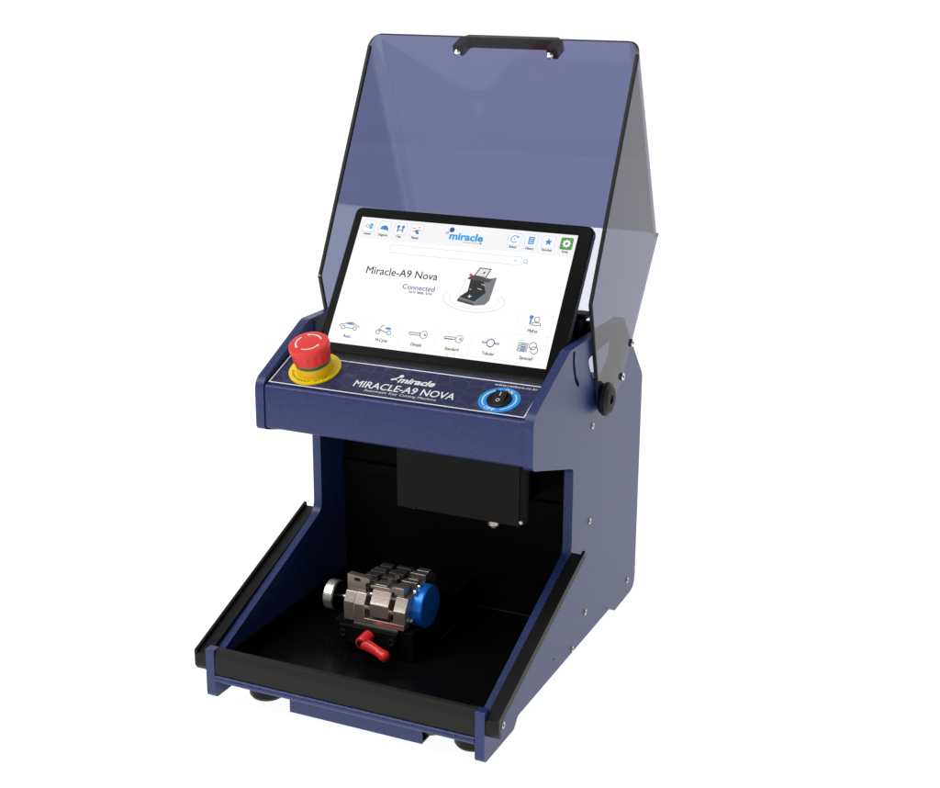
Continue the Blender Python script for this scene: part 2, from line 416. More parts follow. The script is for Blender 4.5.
# --- dusty ledge behind the deck and inner body
mb = MB(); mb.prism([(d1.y + .0003, .404), (d1.y + .0003, .4115), (.172, .4085), (.2005, .4085), (.2005, .402)], -WI + .0003, WI - .0003, LEDGE)
led = mb.build('black_ledge', ROOT, bevel=.0005)
DU = mat('dust', (.35, .35, .34), .8)
mb = MB()
for k in range(90):
    x = random.gauss(.075, .055) if k < 70 else random.uniform(-.12, .13)
    if abs(x) > .137: continue
    y = random.uniform(.173, .190); r = random.uniform(.00010, .00028)
    mb.face([(x - r, y - r, .40865), (x + r, y - r * .6, .40865), (x + r * .8, y + r, .40865), (x - r, y + r * .7, .40865)], DU)
sp_ = mb.build('dust_specks', led); sp_['kind'] = 'stuff'

mb = MB()
mb.box(-WI + .0003, WI - .0003, .2645, .2685, .113, .400, WALLB)
bw = mb.build('back_wall', ROOT)
for (x0, x1, z0, z1) in ((-.1395, -.066, .2530, .2665), (.090, .1398, .236, .2545)):
    mb = MB(); mb.box(x0, x1, .2585, .2643, z0, z1, WALLB); mb.build('guide_bracket', bw, bevel=.0008)
mb = MB(); mb.box(-WI + .0003, WI - .0003, .420, .4235, .112, .352, BLUE); mb.box(-WI + .0003, WI - .0003, .2690, .4198, .350, .3530, BLUE)
mb.build('rear_cover', ROOT)
mb = MB(); mb.box(-WI + .0003, WI - .0003, .2013, .2643, .396, .4, WALLB); mb.build('inner_top_plate', ROOT)

# --- tray
mb = MB()
mb.box(-WI + .0003, WI - .0003, .0105, .2643, .113, .119, WALLB)
tray = mb.build('tray_floor', ROOT)
tray.data.materials[0] = mat('tray_black', (.003, .003, .0034), .33, spec=.22, grain=.3, gscale=180, bump=.25)
mb = MB(); mb.box(-WI + .0004, -WI + .0024, .0125, .2642, .1191, .1368, WALLB); mb.build('skirting', tray)
mb = MB(); mb.box(WI - .0024, WI - .0004, .0125, .2642, .1191, .1368, WALLB); mb.build('skirting', tray)
mb = MB()
for k in range(46):
    x = random.uniform(-.125, .13); y = random.uniform(.02, .255); q = random.uniform(.00012, .00032); a = random.uniform(0, PI)
    if -.07 < x < .023 and y > .1: continue
    mb.face([(x + q * math.cos(a + j * PI / 2) * (1.6 if j % 2 else .8), y + q * math.sin(a + j * PI / 2), .11915) for j in range(4)], DU)
fl = mb.build('metal_specks', tray); fl['kind'] = 'stuff'
SEAM = mat('worn_seam', (.07, .08, .075), .5)
mb = MB(); mb.box(.0226, .0231, .1703, .2640, .1191, .1196, SEAM); mb.box(-.03, .115, .2636, .2641, .1191, .1196, SEAM); mb.build('seam_strip', tray)
mb = MB()
mb.prism(fillet([(.0004, .1235), (.0004, .1415), (.0035, .1492), (.0105, .1492), (.0105, .1235)], .0014, 3), -WI + .0004, WI - .0004, BUMPER)
mb.build('front_bumper', ROOT, bevel=.0004)
mb = MB()
lp = [(.0022 + .0035 * math.cos(t), .1192 + .0038 * math.sin(t)) for t in [PI / 2 + k * PI / 10 for k in range(0, 12)]]
lp += [(.0105, .1150), (.0105, .1228)]
mb.prism(lp, -WI + .0003, WI - .0003, BLUE); mb.build('rolled_lip', ROOT)
mb = MB()
mb.prism(fillet([(.0165, .0920), (.0165, .1125), (.0185, .1125), (.0185, .0940), (.30, .0940), (.30, .0920)], .001, 2, only={0}), -.0655, .0785, BLUE)
mb.build('base_pan', ROOT, bevel=.0004)
for (x, y) in ((-.1137, .0535), (.1150, .0535), (-.1135, .36), (.1140, .36)):
    mb = MB(); mb.lathe([(0, 0), (.0165, 0), (.0185, .003), (.0185, .012), (.016, .0135), (.016, .0299), (0, .0299)], (x, y, GZ + .0003), (0, 0, 1), RUBBER, 36)
    mb.build('foot', ROOT)
mb = MB(); mb.lathe([(0, 0), (.010, 0), (.012, .003), (.012, .0146), (0, .0146)], (.0800, .034, .0985), (0, 0, 1), RUBBER, 24); mb.build('foot_pad', tray)

# --- spindle head
mb = MB(); mb.box(-.0250, .1100, .170, .184, .2605, .385, HEADB); mb.box(-.0200, .0960, .1845, .2600, .2625, .385, WALLB)
hd = mb.build('spindle_head', ROOT, bevel=.0006)
mb = MB(); mb.box(.1104, .1150, .171, .1835, .262, .384, BLACK); mb.build('side_cover', hd, bevel=.0005)
mb = MB(); mb.cyl((.0770, .184, .2520), (.0770, .184, .2604), .0060, STEEL, 28, ch=.0008); mb.cyl((.077, .184, .2495), (.077, .184, .2520), .003, DSTEEL, 20); mb.build('collet', hd)
mb = MB(); mb.cyl((-.0100, .178, .2580), (-.0100, .178, .2604), .0020, STEEL, 16); mb.build('probe_tip', hd)
mb = MB(); mb.cyl((.1125, .1709, .2655), (.1125, .1690, .2655), .0018, STEEL, 18); mb.build('head_screw', hd)

# --- clamp carriage and key clamp
mb = MB(); mb.box(-.068, .0215, .1115, .2642, .1192, .1515, WALLB); mb.box(-.0676, .0212, .170, .264, .1515, .1540, BLACK)
ca = mb.build('carriage', ROOT, bevel=.001)
mb = MB(); mb.box(-.0590, .0065, .1040, .1112, .1330, .1500, BLACK)
for x in (-.0535, .0015): mb.lathe([(.0042, 0), (.0042, .0012), (.0034, .0016), (.0022, .0014), (.002, .0003), (0, .0003)], (x, .1039, .1415), (0, -1, 0), RUBBER, 22)
mb.build('carriage_plate', ca, bevel=.0008)
mb = MB(); mb.box(-.0444, .0060, .1085, .190, .1500, .1530, DSTEEL); mb.box(-.0444, .0125, .1102, .192, .1532, .1590, STEEL)
clamp = mb.build('key_clamp', ROOT, bevel=.0005, label='grey machined key clamp with silver and blue side knobs')
def jaw(x0, x1, ux0, ux1, zb, zk, zt, name='clamp_jaw', steps=(), y1=.132):
    mb = MB()
    mb.prism([(.1100, zb), (.1100, zk), (.1118, zk + .0025), (.1175, zk + .0118), (.1175, zk + .0124), (y1, zk + .0124), (y1, zb)], x0, x1, STEEL)
    mb.prism([(.1195, zk + .0126), (.1195, zt), (y1, zt), (y1, zk + .0126)], ux0, ux1, STEEL)
    for (a, c, z0, z1) in steps: mb.box(a, c, .1200, y1 - .0005, z0, z1, STEEL)
    return mb.build(name, clamp, bevel=.0006)
# left jaw with rounded ear
mb = MB()
mb.prism([(.1100, .1532), (.1100, .1728), (.1165, .1832), (.132, .1832), (.132, .1532)], -.0444, -.0325, STEEL)
mb.prism([(.1112, .1532), (.1112, .1729), (.1172, .1828), (.131, .1828), (.131, .1532)], -.0566, -.0445, STEEL)
ear = fillet([(-.0562, .1834), (-.0562, .2000), (-.0310, .1982), (-.0310, .1940), (-.0355, .1928), (-.0355, .1834)], {1: .0012, 2: .008, 3: .001}, 5, only={1, 2, 3})
earh = [(-.0485, .1935), (-.0415, .1930), (-.0415, .1965), (-.0485, .1970)]
mb.build('clamp_jaw', clamp, bevel=.0005); mb = MB()
mb.solid([(x, .1195, z) for x, z in ear], [(x, .1265, z) for x, z in ear], STEEL, [[(x, .1195, z) for x, z in earh]], [[(x, .1265, z) for x, z in earh]])
mb.build('jaw_ear', clamp)
jaw(-.0262, -.0052, -.0268, -.0075, .1625, .1760, .1920, steps=((-.0245, -.0110, .1921, .1940), (-.0300, -.0269, .1885, .1915), (-.0074, -.0045, .1885, .1915)))
jaw(.0002, .0138, -.0030, .0080, .1592, .1730, .1945, steps=((-.0058, -.0031, .1885, .1935),))
mb = MB()
for z, y in ((.1665, .120), (.1800, .124)): mb.cyl((-.046, y, z), (.0130, y, z), .0026, CHROME, 20)
mb.build('guide_rod', clamp)
# rows of stepped jaws behind
for (x0, x1, zt) in ((-.0560, -.0380, .1835), (-.0345, -.0130, .1870), (-.0080, .0095, .1905)):
    mb = MB(); mb.box(x0, x1, .1335, .1900, .1592, zt - .006, DSTEEL)
    y = .1345
    while y < .186:
        d = random.choice((.0055, .0075)); dz = random.choice((0, -.0015, .001))
        mb.box(x0 + random.choice((0, .002)), x1 - random.choice((0, .002, .004)), y, y + d, zt - .0061, zt + dz, STEEL if x1 > 0 else DSTEEL); y += d + .0035
    mb.build('rear_jaw', clamp, bevel=.0005)
for (x, y, z, r) in ((-.016, .137, .1955, .003), (-.013, .146, .196, .0025)):
    mb = MB(); mb.cyl((x, y, z - .004), (x, y, z), r, SATIN, 16); mb.build('clamp_pin', clamp)
for (y, z) in ((.131, .1880), (.1400, .1900), (.122, .160)):
    mb = MB(); mb.cyl((.0138, y, z), (.0170, y, z), .0034, CHROME, 16, ch=.0006); mb.build('clamp_screw', clamp)
KY, KZ = .1455, .1682
def knurl(mb, x0, x1, r, m, mi, n=150, flip=1):
    vr = []
    for x, rr, g in ((x0, r - .0012, 0), (x0 + .0012 * flip, r, 1), (x1 - .0012 * flip, r, 1), (x1, r - .0012, 0)):
        vr.append([mb.bm.verts.new((x, KY + (rr - (-.00012 if False else .00014 if g and k % 2 else 0)) * math.cos(2 * PI * k / n), KZ + (rr - (-.00012 if False else .00014 if g and k % 2 else 0)) * math.sin(2 * PI * k / n))) for k in range(n)])
    for a, c in zip(vr, vr[1:]):
        for k in range(n): mb.bm.faces.new([a[k], a[(k + 1) % n], c[(k + 1) % n], c[k]]).material_index = mb.mi(m)
    mb.bm.faces.new(vr[0]).material_index = mb.mi(m); mb.bm.faces.new(vr[-1]).material_index = mb.mi(mi)
mb = MB(); knurl(mb, .0118, .0248, .0222, ANOD, ANOD); mb.cyl((.0085, KY, KZ), (.0117, KY, KZ), .0120, ANOD, 30); mb.cyl((.0, KY, KZ), (.0085, KY, KZ), .0070, ANOD, 24)
mb.build('blue_knob', clamp, smooth=25)
KZ = .1600
mb = MB(); knurl(mb, -.0930, -.0815, .0160, SATIN, SATIN)
mb.lathe([(.0150, .0002), (.0150, .0010), (.0070, .0010), (0, .0012)], (-.0815, KY, KZ), (1, 0, 0), BLACK, 40)
mb.cyl((-.0808, KY, KZ), (-.0560, KY, KZ), .0030, CHROME, 20)
mb.build('silver_knob', clamp, smooth=25)
# red clamping lever
mb = MB()
mb.cyl((-.0235, .1035, .1445), (-.0235, .0860, .1427), .0064, REDL, 32, r2=.0068, ch=.0012)
lv = mb.build('red_lever', ROOT, label='red handle lever in front of the key clamp')
cu = [(-.0225, .0895, .1420, .0060), (-.0150, .0890, .1402, .0056), (-.0070, .0880, .1380, .0051), (-.0020, .0868, .1366, .0051), (.0018, .0858, .1356, .0058), (.0046, .0850, .1349, .0057), (.0070, .0845, .1343, .0040), (.0078, .0843, .1341, .0005)]
mb = MB(); rings = []
for i, (x, y, z, r) in enumerate(cu):
    t = (Vector(cu[min(i + 1, len(cu) - 1)][:3]) - Vector(cu[max(i - 1, 0)][:3])).normalized(); u = t.cross(Vector((0, 1, 0))).normalized(); v = t.cross(u)
    rings.append([mb.bm.verts.new(Vector((x, y, z)) + (u * math.cos(2 * PI * k / 24) + v * math.sin(2 * PI * k / 24)) * r) for k in range(24)])
for a, c in zip(rings, rings[1:]):
    for k in range(24): mb.bm.faces.new([a[k], a[(k + 1) % 24], c[(k + 1) % 24], c[k]])
mb.bm.faces.new(rings[0]); mb.bm.faces.new(rings[-1]); mb.mats.append(REDL); mb.build('lever_arm', lv, smooth=60)
mb = MB(); mb.lathe([(.0042, .0), (.0042, .0010), (.0034, .0014), (.0018, .0012), (.0016, .0002), (0, .0002)], (-.0235, .0861, .1427), (0, -1, -.1), RUBBER, 24); mb.build('lever_screw', lv)

# ---------------------------------------------------------------- touch screen
tdir = Vector((0, .0816, .1182)).normalized()
TP = Plane((0, .2024, .4158), (1, 0, 0), tdir)      # origin at the middle of the picture's lower edge
hm = .1436
mb = MB(); out_ = rrect(-.1328, .1378, -.0185, .1552, .0085, 8)
plate(mb, TP, out_, -.0100, -.0006, RIM)
disp = mb.build('touch_screen', ROOT, bevel=.0015, seg=3, label='tilted black tablet style touch screen showing a white menu')
mb = MB(); inn = rrect(-.1318, .1368, -.0175, .1542, .0078, 8); plate(mb, TP, inn, -.0005, .0002, BEZEL); mb.build('bezel', disp)
def scr(x0, x1, y0, y1): return [(x0, y0), (x1, y0), (x1, y1), (x0, y1)]
mb = MB(); plate(mb, TP, scr(-.1228, .1228, 0, hm), .0003, .0004, G_WHITE); mb.build('picture', disp)
LV = .0005
mb = MB(); fill(mb, TP, scr(-.1226, .1226, .1202, hm - .0002), LV, G_HEAD); stroke(mb, TP, [(-.1226, .1200), (.1226, .1200)], .0003, LV + .00005, G_PALE); mb.build('header_bar', disp)
def star(cx, cy, r, n=5, k=.42, a0=PI / 2): return [(cx + (r if i % 2 == 0 else r * k) * math.cos(a0 + i * PI / n), cy + (r if i % 2 == 0 else r * k) * math.sin(a0 + i * PI / n)) for i in range(2 * n)]
L1, L2, L3 = LV + .0001, LV + .0002, LV + .0003
names = ['Connect', 'Diagnosis', 'Copy', 'Manual', 'Reload', 'History', 'Favorites', 'Setup']
xs = [-.1115, -.0927, -.0740, -.0550, .0563, .0748, .0935, .1129]
for i, (nm, x) in enumerate(zip(names, xs)):
    y = .1336; mb = MB(); r = rrect(x - .0067, x + .0067, y - .0067, y + .0067, .0020, 4)
    if nm == 'Setup':
        fill(mb, TP, r, L1, G_GREEN)
        g = []
        for k in range(48): a = 2 * PI * k / 48; rr = .0044 if (k % 6) < 3 else .0034; g.append((x + rr * math.cos(a), y + rr * math.sin(a)))
        fill(mb, TP, g, L2, G_WHITE); fill(mb, TP, circ(x, y, .0016, 20), L3, G_GREEN)
    else:
        fill(mb, TP, r, L1, G_WHITE); stroke(mb, TP, r, .0004, L2, G_LINE, closed=True)
        if nm == 'Connect':
            fill(mb, TP, rrect(x + .0008, x + .0045, y - .0030, y + .0030, .0006), L2, G_CYAN)
            stroke(mb, TP, circ(x - .0016, y, .0018, 12), .0005, L2, G_BLACK, closed=True); stroke(mb, TP, [(x - .0050, y), (x - .0036, y)], .0006, L2, G_BLACK)
            stroke(mb, TP, [(x + .0020, y - .0012), (x + .0027, y + .0014), (x + .0034, y - .0012)], .0004, L3, G_WHITE)
        if nm == 'Diagnosis':
            fill(mb, TP, [(x - .0050, y - .0025), (x - .0042, y + .0005), (x - .0015, y + .0022), (x + .0022, y + .0020), (x + .0036, y - .0002), (x + .0046, y - .0010), (x + .0046, y - .0028)], L2, G_BLUE)
            stroke(mb, TP, circ(x + .0018, y - .0010, .0018, 14), .0006, L3, G_NAVY, closed=True); stroke(mb, TP, [(x + .0033, y - .0024), (x + .0052, y - .0040)], .0009, L3, G_NAVY)
        if nm == 'Copy':
            for dx in (-.0028, .0028): fill(mb, TP, circ(x + dx, y + .0022, .0019, 14), L2, G_BLUE); fill(mb, TP, scr(x + dx - .0009, x + dx + .0009, y - .0040, y + .0002), L2, G_BLUE)
            stroke(mb, TP, [(x - .0022, y - .0006), (x, y - .0022), (x + .0022, y - .0006)], .0009, L3, G_RED)
        if nm == 'Manual':
            for dx, dy in ((-.0032, .0020), (.0025, .0032), (.0032, .0000), (-.0030, -.0012)): fill(mb, TP, rrect(x + dx - .0017, x + dx + .0017, y + dy - .0007, y + dy + .0007, .0004), L2, G_ORANGE)
            fill(mb, TP, [(x - .0008, y + .0005), (x + .0006, y + .0010), (x + .0030, y - .0022), (x + .0036, y - .0046), (x + .0004, y - .0046), (x - .0016, y - .0016)], L3, G_BLUE)
        if nm == 'Reload':
            stroke(mb, TP, circ(x, y, .0037, 26, a0=math.radians(40), a1=math.radians(330)), .0009, L2, G_BLUE)
            fill(mb, TP, [(x + .0016, y + .0018), (x + .0046, y + .0014), (x + .0040, y + .0046)], L3, G_BLUE)
            stroke(mb, TP, [(x, y - .0014), (x, y + .0018)], .0007, L3, G_BLUE)
        if nm == 'History':
            fill(mb, TP, rrect(x - .0032, x + .0032, y - .0042, y + .0042, .0006), L2, G_BLUE)
            for k in range(4): stroke(mb, TP, [(x - .0021, y + .0026 - k * .0018), (x + .0021, y + .0026 - k * .0018)], .0006, L3, G_WHITE)
        if nm == 'Favorites': fill(mb, TP, star(x, y, .0046), L2, G_BLUE)
    mb.build('menu_icon', disp)
    wd = .0010 * len(nm) + .0016
    text('caption', nm, TP, x - wd * .5, x + wd * .5, .1236, .0025, L2, G_BLACK, disp, fat=.00025)
# logo
text('logo_lettering', 'miracle', TP, -.0162, .0222, .1272, .0078, L2, G_CYAN, disp, bold=.04)
mb = MB(); fill(mb, TP, circ(-.0150, .1376, .0028, 22), L2, G_NAVY)
stroke(mb, TP, circ(-.0196, .1338, .0013, 14), .0005, L2, G_NAVY, closed=True); stroke(mb, TP, [(-.0187, .1345), (-.0172, .1358)], .0008, L2, G_NAVY); mb.build('logo_mark', disp)
text('logo_lettering', 'automation', TP, .0010, .0190, .1242, .0019, L2, G_GREY, disp)
mb = MB(); fill(mb, TP, circ(.0206, .1250, .0010, 12), L2, G_DARK); mb.build('logo_dot', disp)
# search bar
mb = MB(); stroke(mb, TP, rrect(-.0800, .0695, .1056, .1146, .0018, 4), .0004, L1, G_LINE, closed=True)
stroke(mb, TP, [(.0622, .1092), (.0640, .1110)], .0004, L1, G_BLUE); stroke(mb, TP, [(.0622, .1110), (.0640, .1092)], .0004, L2, G_BLUE)
stroke(mb, TP, circ(.0740, .1104, .0019, 18), .0005, L1, G_BLUE, closed=True); stroke(mb, TP, [(.0755, .1090), (.0768, .1078)], .0006, L1, G_BLUE); mb.build('search_bar', disp)
text('heading', 'Miracle-A9 Nova', TP, -.1000, -.0172, .0800, .0082, L1, G_BLACK, disp, fat=.00022)
text('caption', 'Connected', TP, -.0535, -.0168, .0672, .0054, L1, G_NAVY, disp, fat=.0002)
text('caption', 'N/V 888, S/N', TP, -.0448, -.0188, .0632, .0025, L1, G_DARK, disp, fat=.0002)
# small picture of the machine on the screen
mb = MB()
stroke(mb, TP, circ(.0290, .0630, .0340, 60, ry=.0130, a0=math.radians(150), a1=math.radians(395)), .0005, L1, G_LINE)
stroke(mb, TP, circ(.0290, .0635, .0275, 60, ry=.0098, a0=math.radians(165), a1=math.radians(385)), .0004, L1, G_LIME)
stroke(mb, TP, circ(.0290, .0630, .0385, 60, ry=.0155, a0=math.radians(150), a1=math.radians(395)), .0003, L1, G_PALE)
fill(mb, TP, [(.0112, .0625), (.0138, .0668), (.0290, .0640), (.0345, .0860), (.0480, .0900), (.0460, .0640), (.0420, .0590), (.0300, .0570)], L2, G_GREY)
fill(mb, TP, [(.0125, .0650), (.0200, .0720), (.0200, .0850), (.0345, .0850), (.0400, .0720), (.0300, .0615)], L2 + .00005, G_BLACK)
fill(mb, TP, [(.0112, .0628), (.0290, .0598), (.0300, .0571), (.0112, .0600)], L2 + .0001, G_DARK)
fill(mb, TP, [(.0160, .0850), (.0200, .0900), (.0440, .0875), (.0400, .0835)], L3, G_DARK)
fill(mb, TP, [(.0225, .0895), (.0270, .0990), (.0400, .0985), (.0365, .0885)], L3 + .00005, G_BLACK)
fill(mb, TP, [(.0240, .0900), (.0280, .0980), (.0386, .0975), (.0355, .0892)], L3 + .0001, G_PALE)
fill(mb, TP, circ(.0188, .0900, .0016, 14), L3 + .0001, G_RED); fill(mb, TP, [(.0315, .0925), (.0330, .0950), (.0345, .0945), (.0328, .0920)], L3 + .00015, G_BLACK)
stroke(mb, TP, [(.0305, .0610), (.0385, .0690)], .0006, L3, G_BLUE); stroke(mb, TP, [(.0150, .0850), (.0115, .0690)], .0003, L3, G_GREY)
for (a, c) in (((.0215, .0745), (.0235, .0740)), ((.0330, .0810), (.0375, .0800)), ((.0300, .0760), (.0350, .0750))): stroke(mb, TP, [a, c], .0006, L3, G_PALE)
fill(mb, TP, star(.0235, .0665, .0022, 4), L3, G_PALE); fill(mb, TP, circ(.0258, .0668, .0007, 10), L3 + .00005, G_CYAN)
mb.build('machine_picture', disp)
# menu cards
cards = [('Auto', -.1012, .0168), ('M-Cycle', -.0608, .0168), ('Dimple', -.0208, .0168), ('Standard', .0190, .0168), ('Tubular', .0590, .0168), ('Special', .0995, .0168), ('MyKey', .0998, .0458)]
for nm, x, y in cards:
    mb = MB(); r = rrect(x - .0182, x + .0182, y - .0130, y + .0132, .0012, 3)
    fill(mb, TP, rrect(x - .0186, x + .0186, y - .0135, y + .0136, .0014, 3), LV, G_CARD); fill(mb, TP, r, L1, G_WHITE)
    k = .0007; yy = y + .0030
    if nm == 'Auto':
        stroke(mb, TP, [(x - .0110, yy - .0016), (x - .0112, yy + .0008), (x - .0070, yy + .0016), (x - .0030, yy + .0038), (x + .0030, yy + .0038), (x + .0072, yy + .0014), (x + .0110, yy + .0004), (x + .0112, yy - .0016)], k, L2, G_DARK)
        stroke(mb, TP, [(x - .0046, yy - .0022), (x + .0040, yy - .0022)], k, L2, G_DARK)
        fill(mb, TP, [(x - .0046, yy + .0014), (x - .0020, yy + .0033), (x + .0026, yy + .0033), (x + .0056, yy + .0014)], L3, G_BLUE)
        for dx in (-.0070, .0068): stroke(mb, TP, circ(x + dx, yy - .0022, .0020, 16), .0007, L3, G_DARK, closed=True)
    elif nm == 'M-Cycle':
        for dx in (-.0062, .0060): stroke(mb, TP, circ(x + dx, yy - .0024, .0024, 16), k, L2, G_DARK, closed=True)
        stroke(mb, TP, [(x - .0062, yy - .0024), (x - .0030, yy + .0050), (x - .0010, yy + .0046)], .0007, L3, G_DARK); stroke(mb, TP, [(x - .0040, yy), (x + .0010, yy - .0022), (x + .0040, yy - .0022)], .0008, L3, G_DARK)
        fill(mb, TP, scr(x + .0014, x + .0075, yy + .0010, yy + .0034), L3, G_BLUE)
    elif nm == 'Tubular':
        stroke(mb, TP, circ(x, yy, .0040, 24), .0010, L2, G_DARK, closed=True)
        for q in range(8): a = q * PI / 4; fill(mb, TP, circ(x + .0042 * math.cos(a), yy + .0042 * math.sin(a), .0008, 8), L3, G_BLUE if q % 3 else G_DARK)
        for sg in (-1, 1): stroke(mb, TP, rrect(x + sg * .0072 - .0020, x + sg * .0072 + .0020, yy - .0007, yy + .0007, .0005), k, L2, G_DARK, closed=True)
    elif nm == 'Special':
        for dy, c in ((.0030, G_LINE), (-.0004, G_BLUE), (-.0036, G_BLUE)):
            stroke(mb, TP, rrect(x - .0110, x - .0010, yy + dy - .0010, yy + dy + .0010, .0006), k, L2, G_DARK, closed=True); stroke(mb, TP, [(x - .0078, yy + dy), (x - .0026, yy + dy)], .0010, L3, c)
        for dx, dy in ((.0045, .0022), (.0068, -.0022)): stroke(mb, TP, circ(x + dx, yy + dy, .0040, 7), k, L2 + (.00005 if dy > 0 else 0), G_DARK, closed=True)
    elif nm == 'MyKey':
        fill(mb, TP, circ(x - .0045, yy + .0030, .0022, 16), L2, G_BLUE); fill(mb, TP, scr(x - .0054, x - .0036, yy - .0050, yy + .0012), L2, G_BLUE)
        stroke(mb, TP, circ(x + .0018, yy + .0012, .0028, 18), k, L2, G_DARK, closed=True)
        stroke(mb, TP, [(x - .0026, yy - .0052), (x - .0022, yy - .0024), (x + .0060, yy - .0024), (x + .0066, yy - .0052)], k, L3, G_DARK, closed=True)
    else:
        stroke(mb, TP, rrect(x - .0110, x + .0012, yy - .0012, yy + .0014, .0009), k, L2, G_DARK, closed=True)
        stroke(mb, TP, circ(x + .0055, yy, .0040, 22), .0006, L3, G_DARK, closed=True); stroke(mb, TP, circ(x + .0070, yy, .0010, 12), k, L3, G_DARK, closed=True)
        if nm == 'Dimple':
            for q in range(6): fill(mb, TP, circ(x - .0094 + q * .0018, yy + .0001, .0005, 8), L3, G_BLUE)
        else: stroke(mb, TP, [(x - .0104, yy - .0006), (x - .0010, yy - .0006)], .0007, L3, G_BLUE)
    mb.build('menu_card', disp)
    wd = .0016 * len(nm) + .0024
    text('caption', nm, TP, x - wd * .5, x + wd * .5, y - .0100, .0034, L2, G_BLACK, disp, fat=.00025)
# bracket arms holding the tablet
mb = MB(); mb.box(.118, .132, .268, .290, .405, .452, BLACK); mb.box(.120, .1385, .268, .286, .452, .4575, RUBBER)
mb.cyl((.120, .292, .436), (.136, .292, .436), .0095, RUBBER, 28, ch=.001); mb.cyl((.1361, .292, .436), (.1375, .292, .436), .004, CHROME, 16)
mb.box(.118, .130, .215, .270, .425, .435, BLACK)
mb.build('tilt_bracket', ROOT, bevel=.001)

# ---------------------------------------------------------------- visor, swung up
VX = .1515; TH = .003
V_top = (.366, .7195); V_bend = (.241, .475); V_fold = (.452, .511); V_end = (.3744, .4115); V_low = (.3394, .3695); V_h = (.306, .3545); V_h2 = (.275, .3545); V_horizon = (.2823, .5468)
T_UP = tint('smoked_sheet_dark_backdrop', (.152, .166, .312), .6, rough=.08, haze=.03, hn=.6)  # smoky sheet, darker because a dark background behind it is put into the tint
T_LOW = tint('smoked_sheet_lower', (.52, .54, .62), .8)
T_END = tint('smoked_sheet_end', (.5, .52, .6), .8)
T_LU = tint('smoked_side_dark_backdrop', (.110, .122, .245), .35, haze=.03, hn=.6)  # left upper plate holds the same dark background in its colour
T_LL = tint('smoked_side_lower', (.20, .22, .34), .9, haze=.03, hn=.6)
T_RU = tint('smoked_right_dark_backdrop', (.126, .124, .172), .9, haze=.04, hn=.6, hazecol=(.5, .45, .4))  # right upper plate, background darkness mixed into the smoky tint
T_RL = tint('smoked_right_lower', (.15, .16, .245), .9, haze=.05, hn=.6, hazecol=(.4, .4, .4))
def off(p, q, d):  # shift p sideways from the line p->q
    v = (Vector(q) - Vector(p)).normalized(); n = Vector((-v.y, v.x)); return (p[0] + n.x * d, p[1] + n.y * d)
BR = .0095
mt = (Vector(V_fold) - Vector(V_top)).normalized(); mm_ = Vector((mt.y, -mt.x)); mm_ = mm_ if mm_.x < 0 else -mm_
fe = (Vector(V_bend) - Vector(V_top)).normalized(); V_top2 = tuple(Vector(V_top) + fe * (BR / fe.dot(mm_))); V_fold2 = tuple(Vector(V_fold) + mm_ * BR)
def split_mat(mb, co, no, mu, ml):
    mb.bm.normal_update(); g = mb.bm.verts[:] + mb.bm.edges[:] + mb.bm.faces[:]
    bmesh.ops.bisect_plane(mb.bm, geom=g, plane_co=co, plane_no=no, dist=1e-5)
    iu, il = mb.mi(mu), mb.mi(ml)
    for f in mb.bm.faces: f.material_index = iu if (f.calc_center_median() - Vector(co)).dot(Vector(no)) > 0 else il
horizon_co = (0, *V_horizon); sv = (Vector((0, *V_fold)) - Vector(horizon_co)); horizon_no = Vector((0, -sv.z, sv.y))  # line where the background darkness painted into the tint stops
mb = MB()
def drop(mb, test):
    bmesh.ops.delete(mb.bm, geom=[f for f in mb.bm.faces if test(f)], context='FACES_ONLY')
mb.prism([V_top, V_fold, off(V_fold, V_top, -TH), off(V_top, V_fold, TH)], -VX + BR, VX - BR, T_UP)
drop(mb, lambda f: abs(f.normal.x) > .9 or abs(abs(f.calc_center_median().x) - VX + BR) < 1e-5)   # open where the moulded bends carry on
visor = mb.build('visor', ROOT, label='raised smoky see-through visor hinged on the side panels')
mb = MB(); mb.prism([V_fold, V_end, V_low, off(V_low, V_end, -TH), off(V_end, V_fold, -TH), off(V_fold, V_end, TH)], -VX + .0002, VX - .0002, T_LOW)
il = mb.mi(T_END); mb.bm.normal_update()
bmesh.ops.bisect_plane(mb.bm, geom=mb.bm.verts[:] + mb.bm.edges[:] + mb.bm.faces[:], plane_co=(0, *V_end), plane_no=(0, .3, 1), dist=1e-7)
for f in mb.bm.faces:
    if (f.calc_center_median() - Vector((0, *V_end))).dot(Vector((0, .3, 1))) < 0: f.material_index = il
mb.build('lower_sheet', visor)
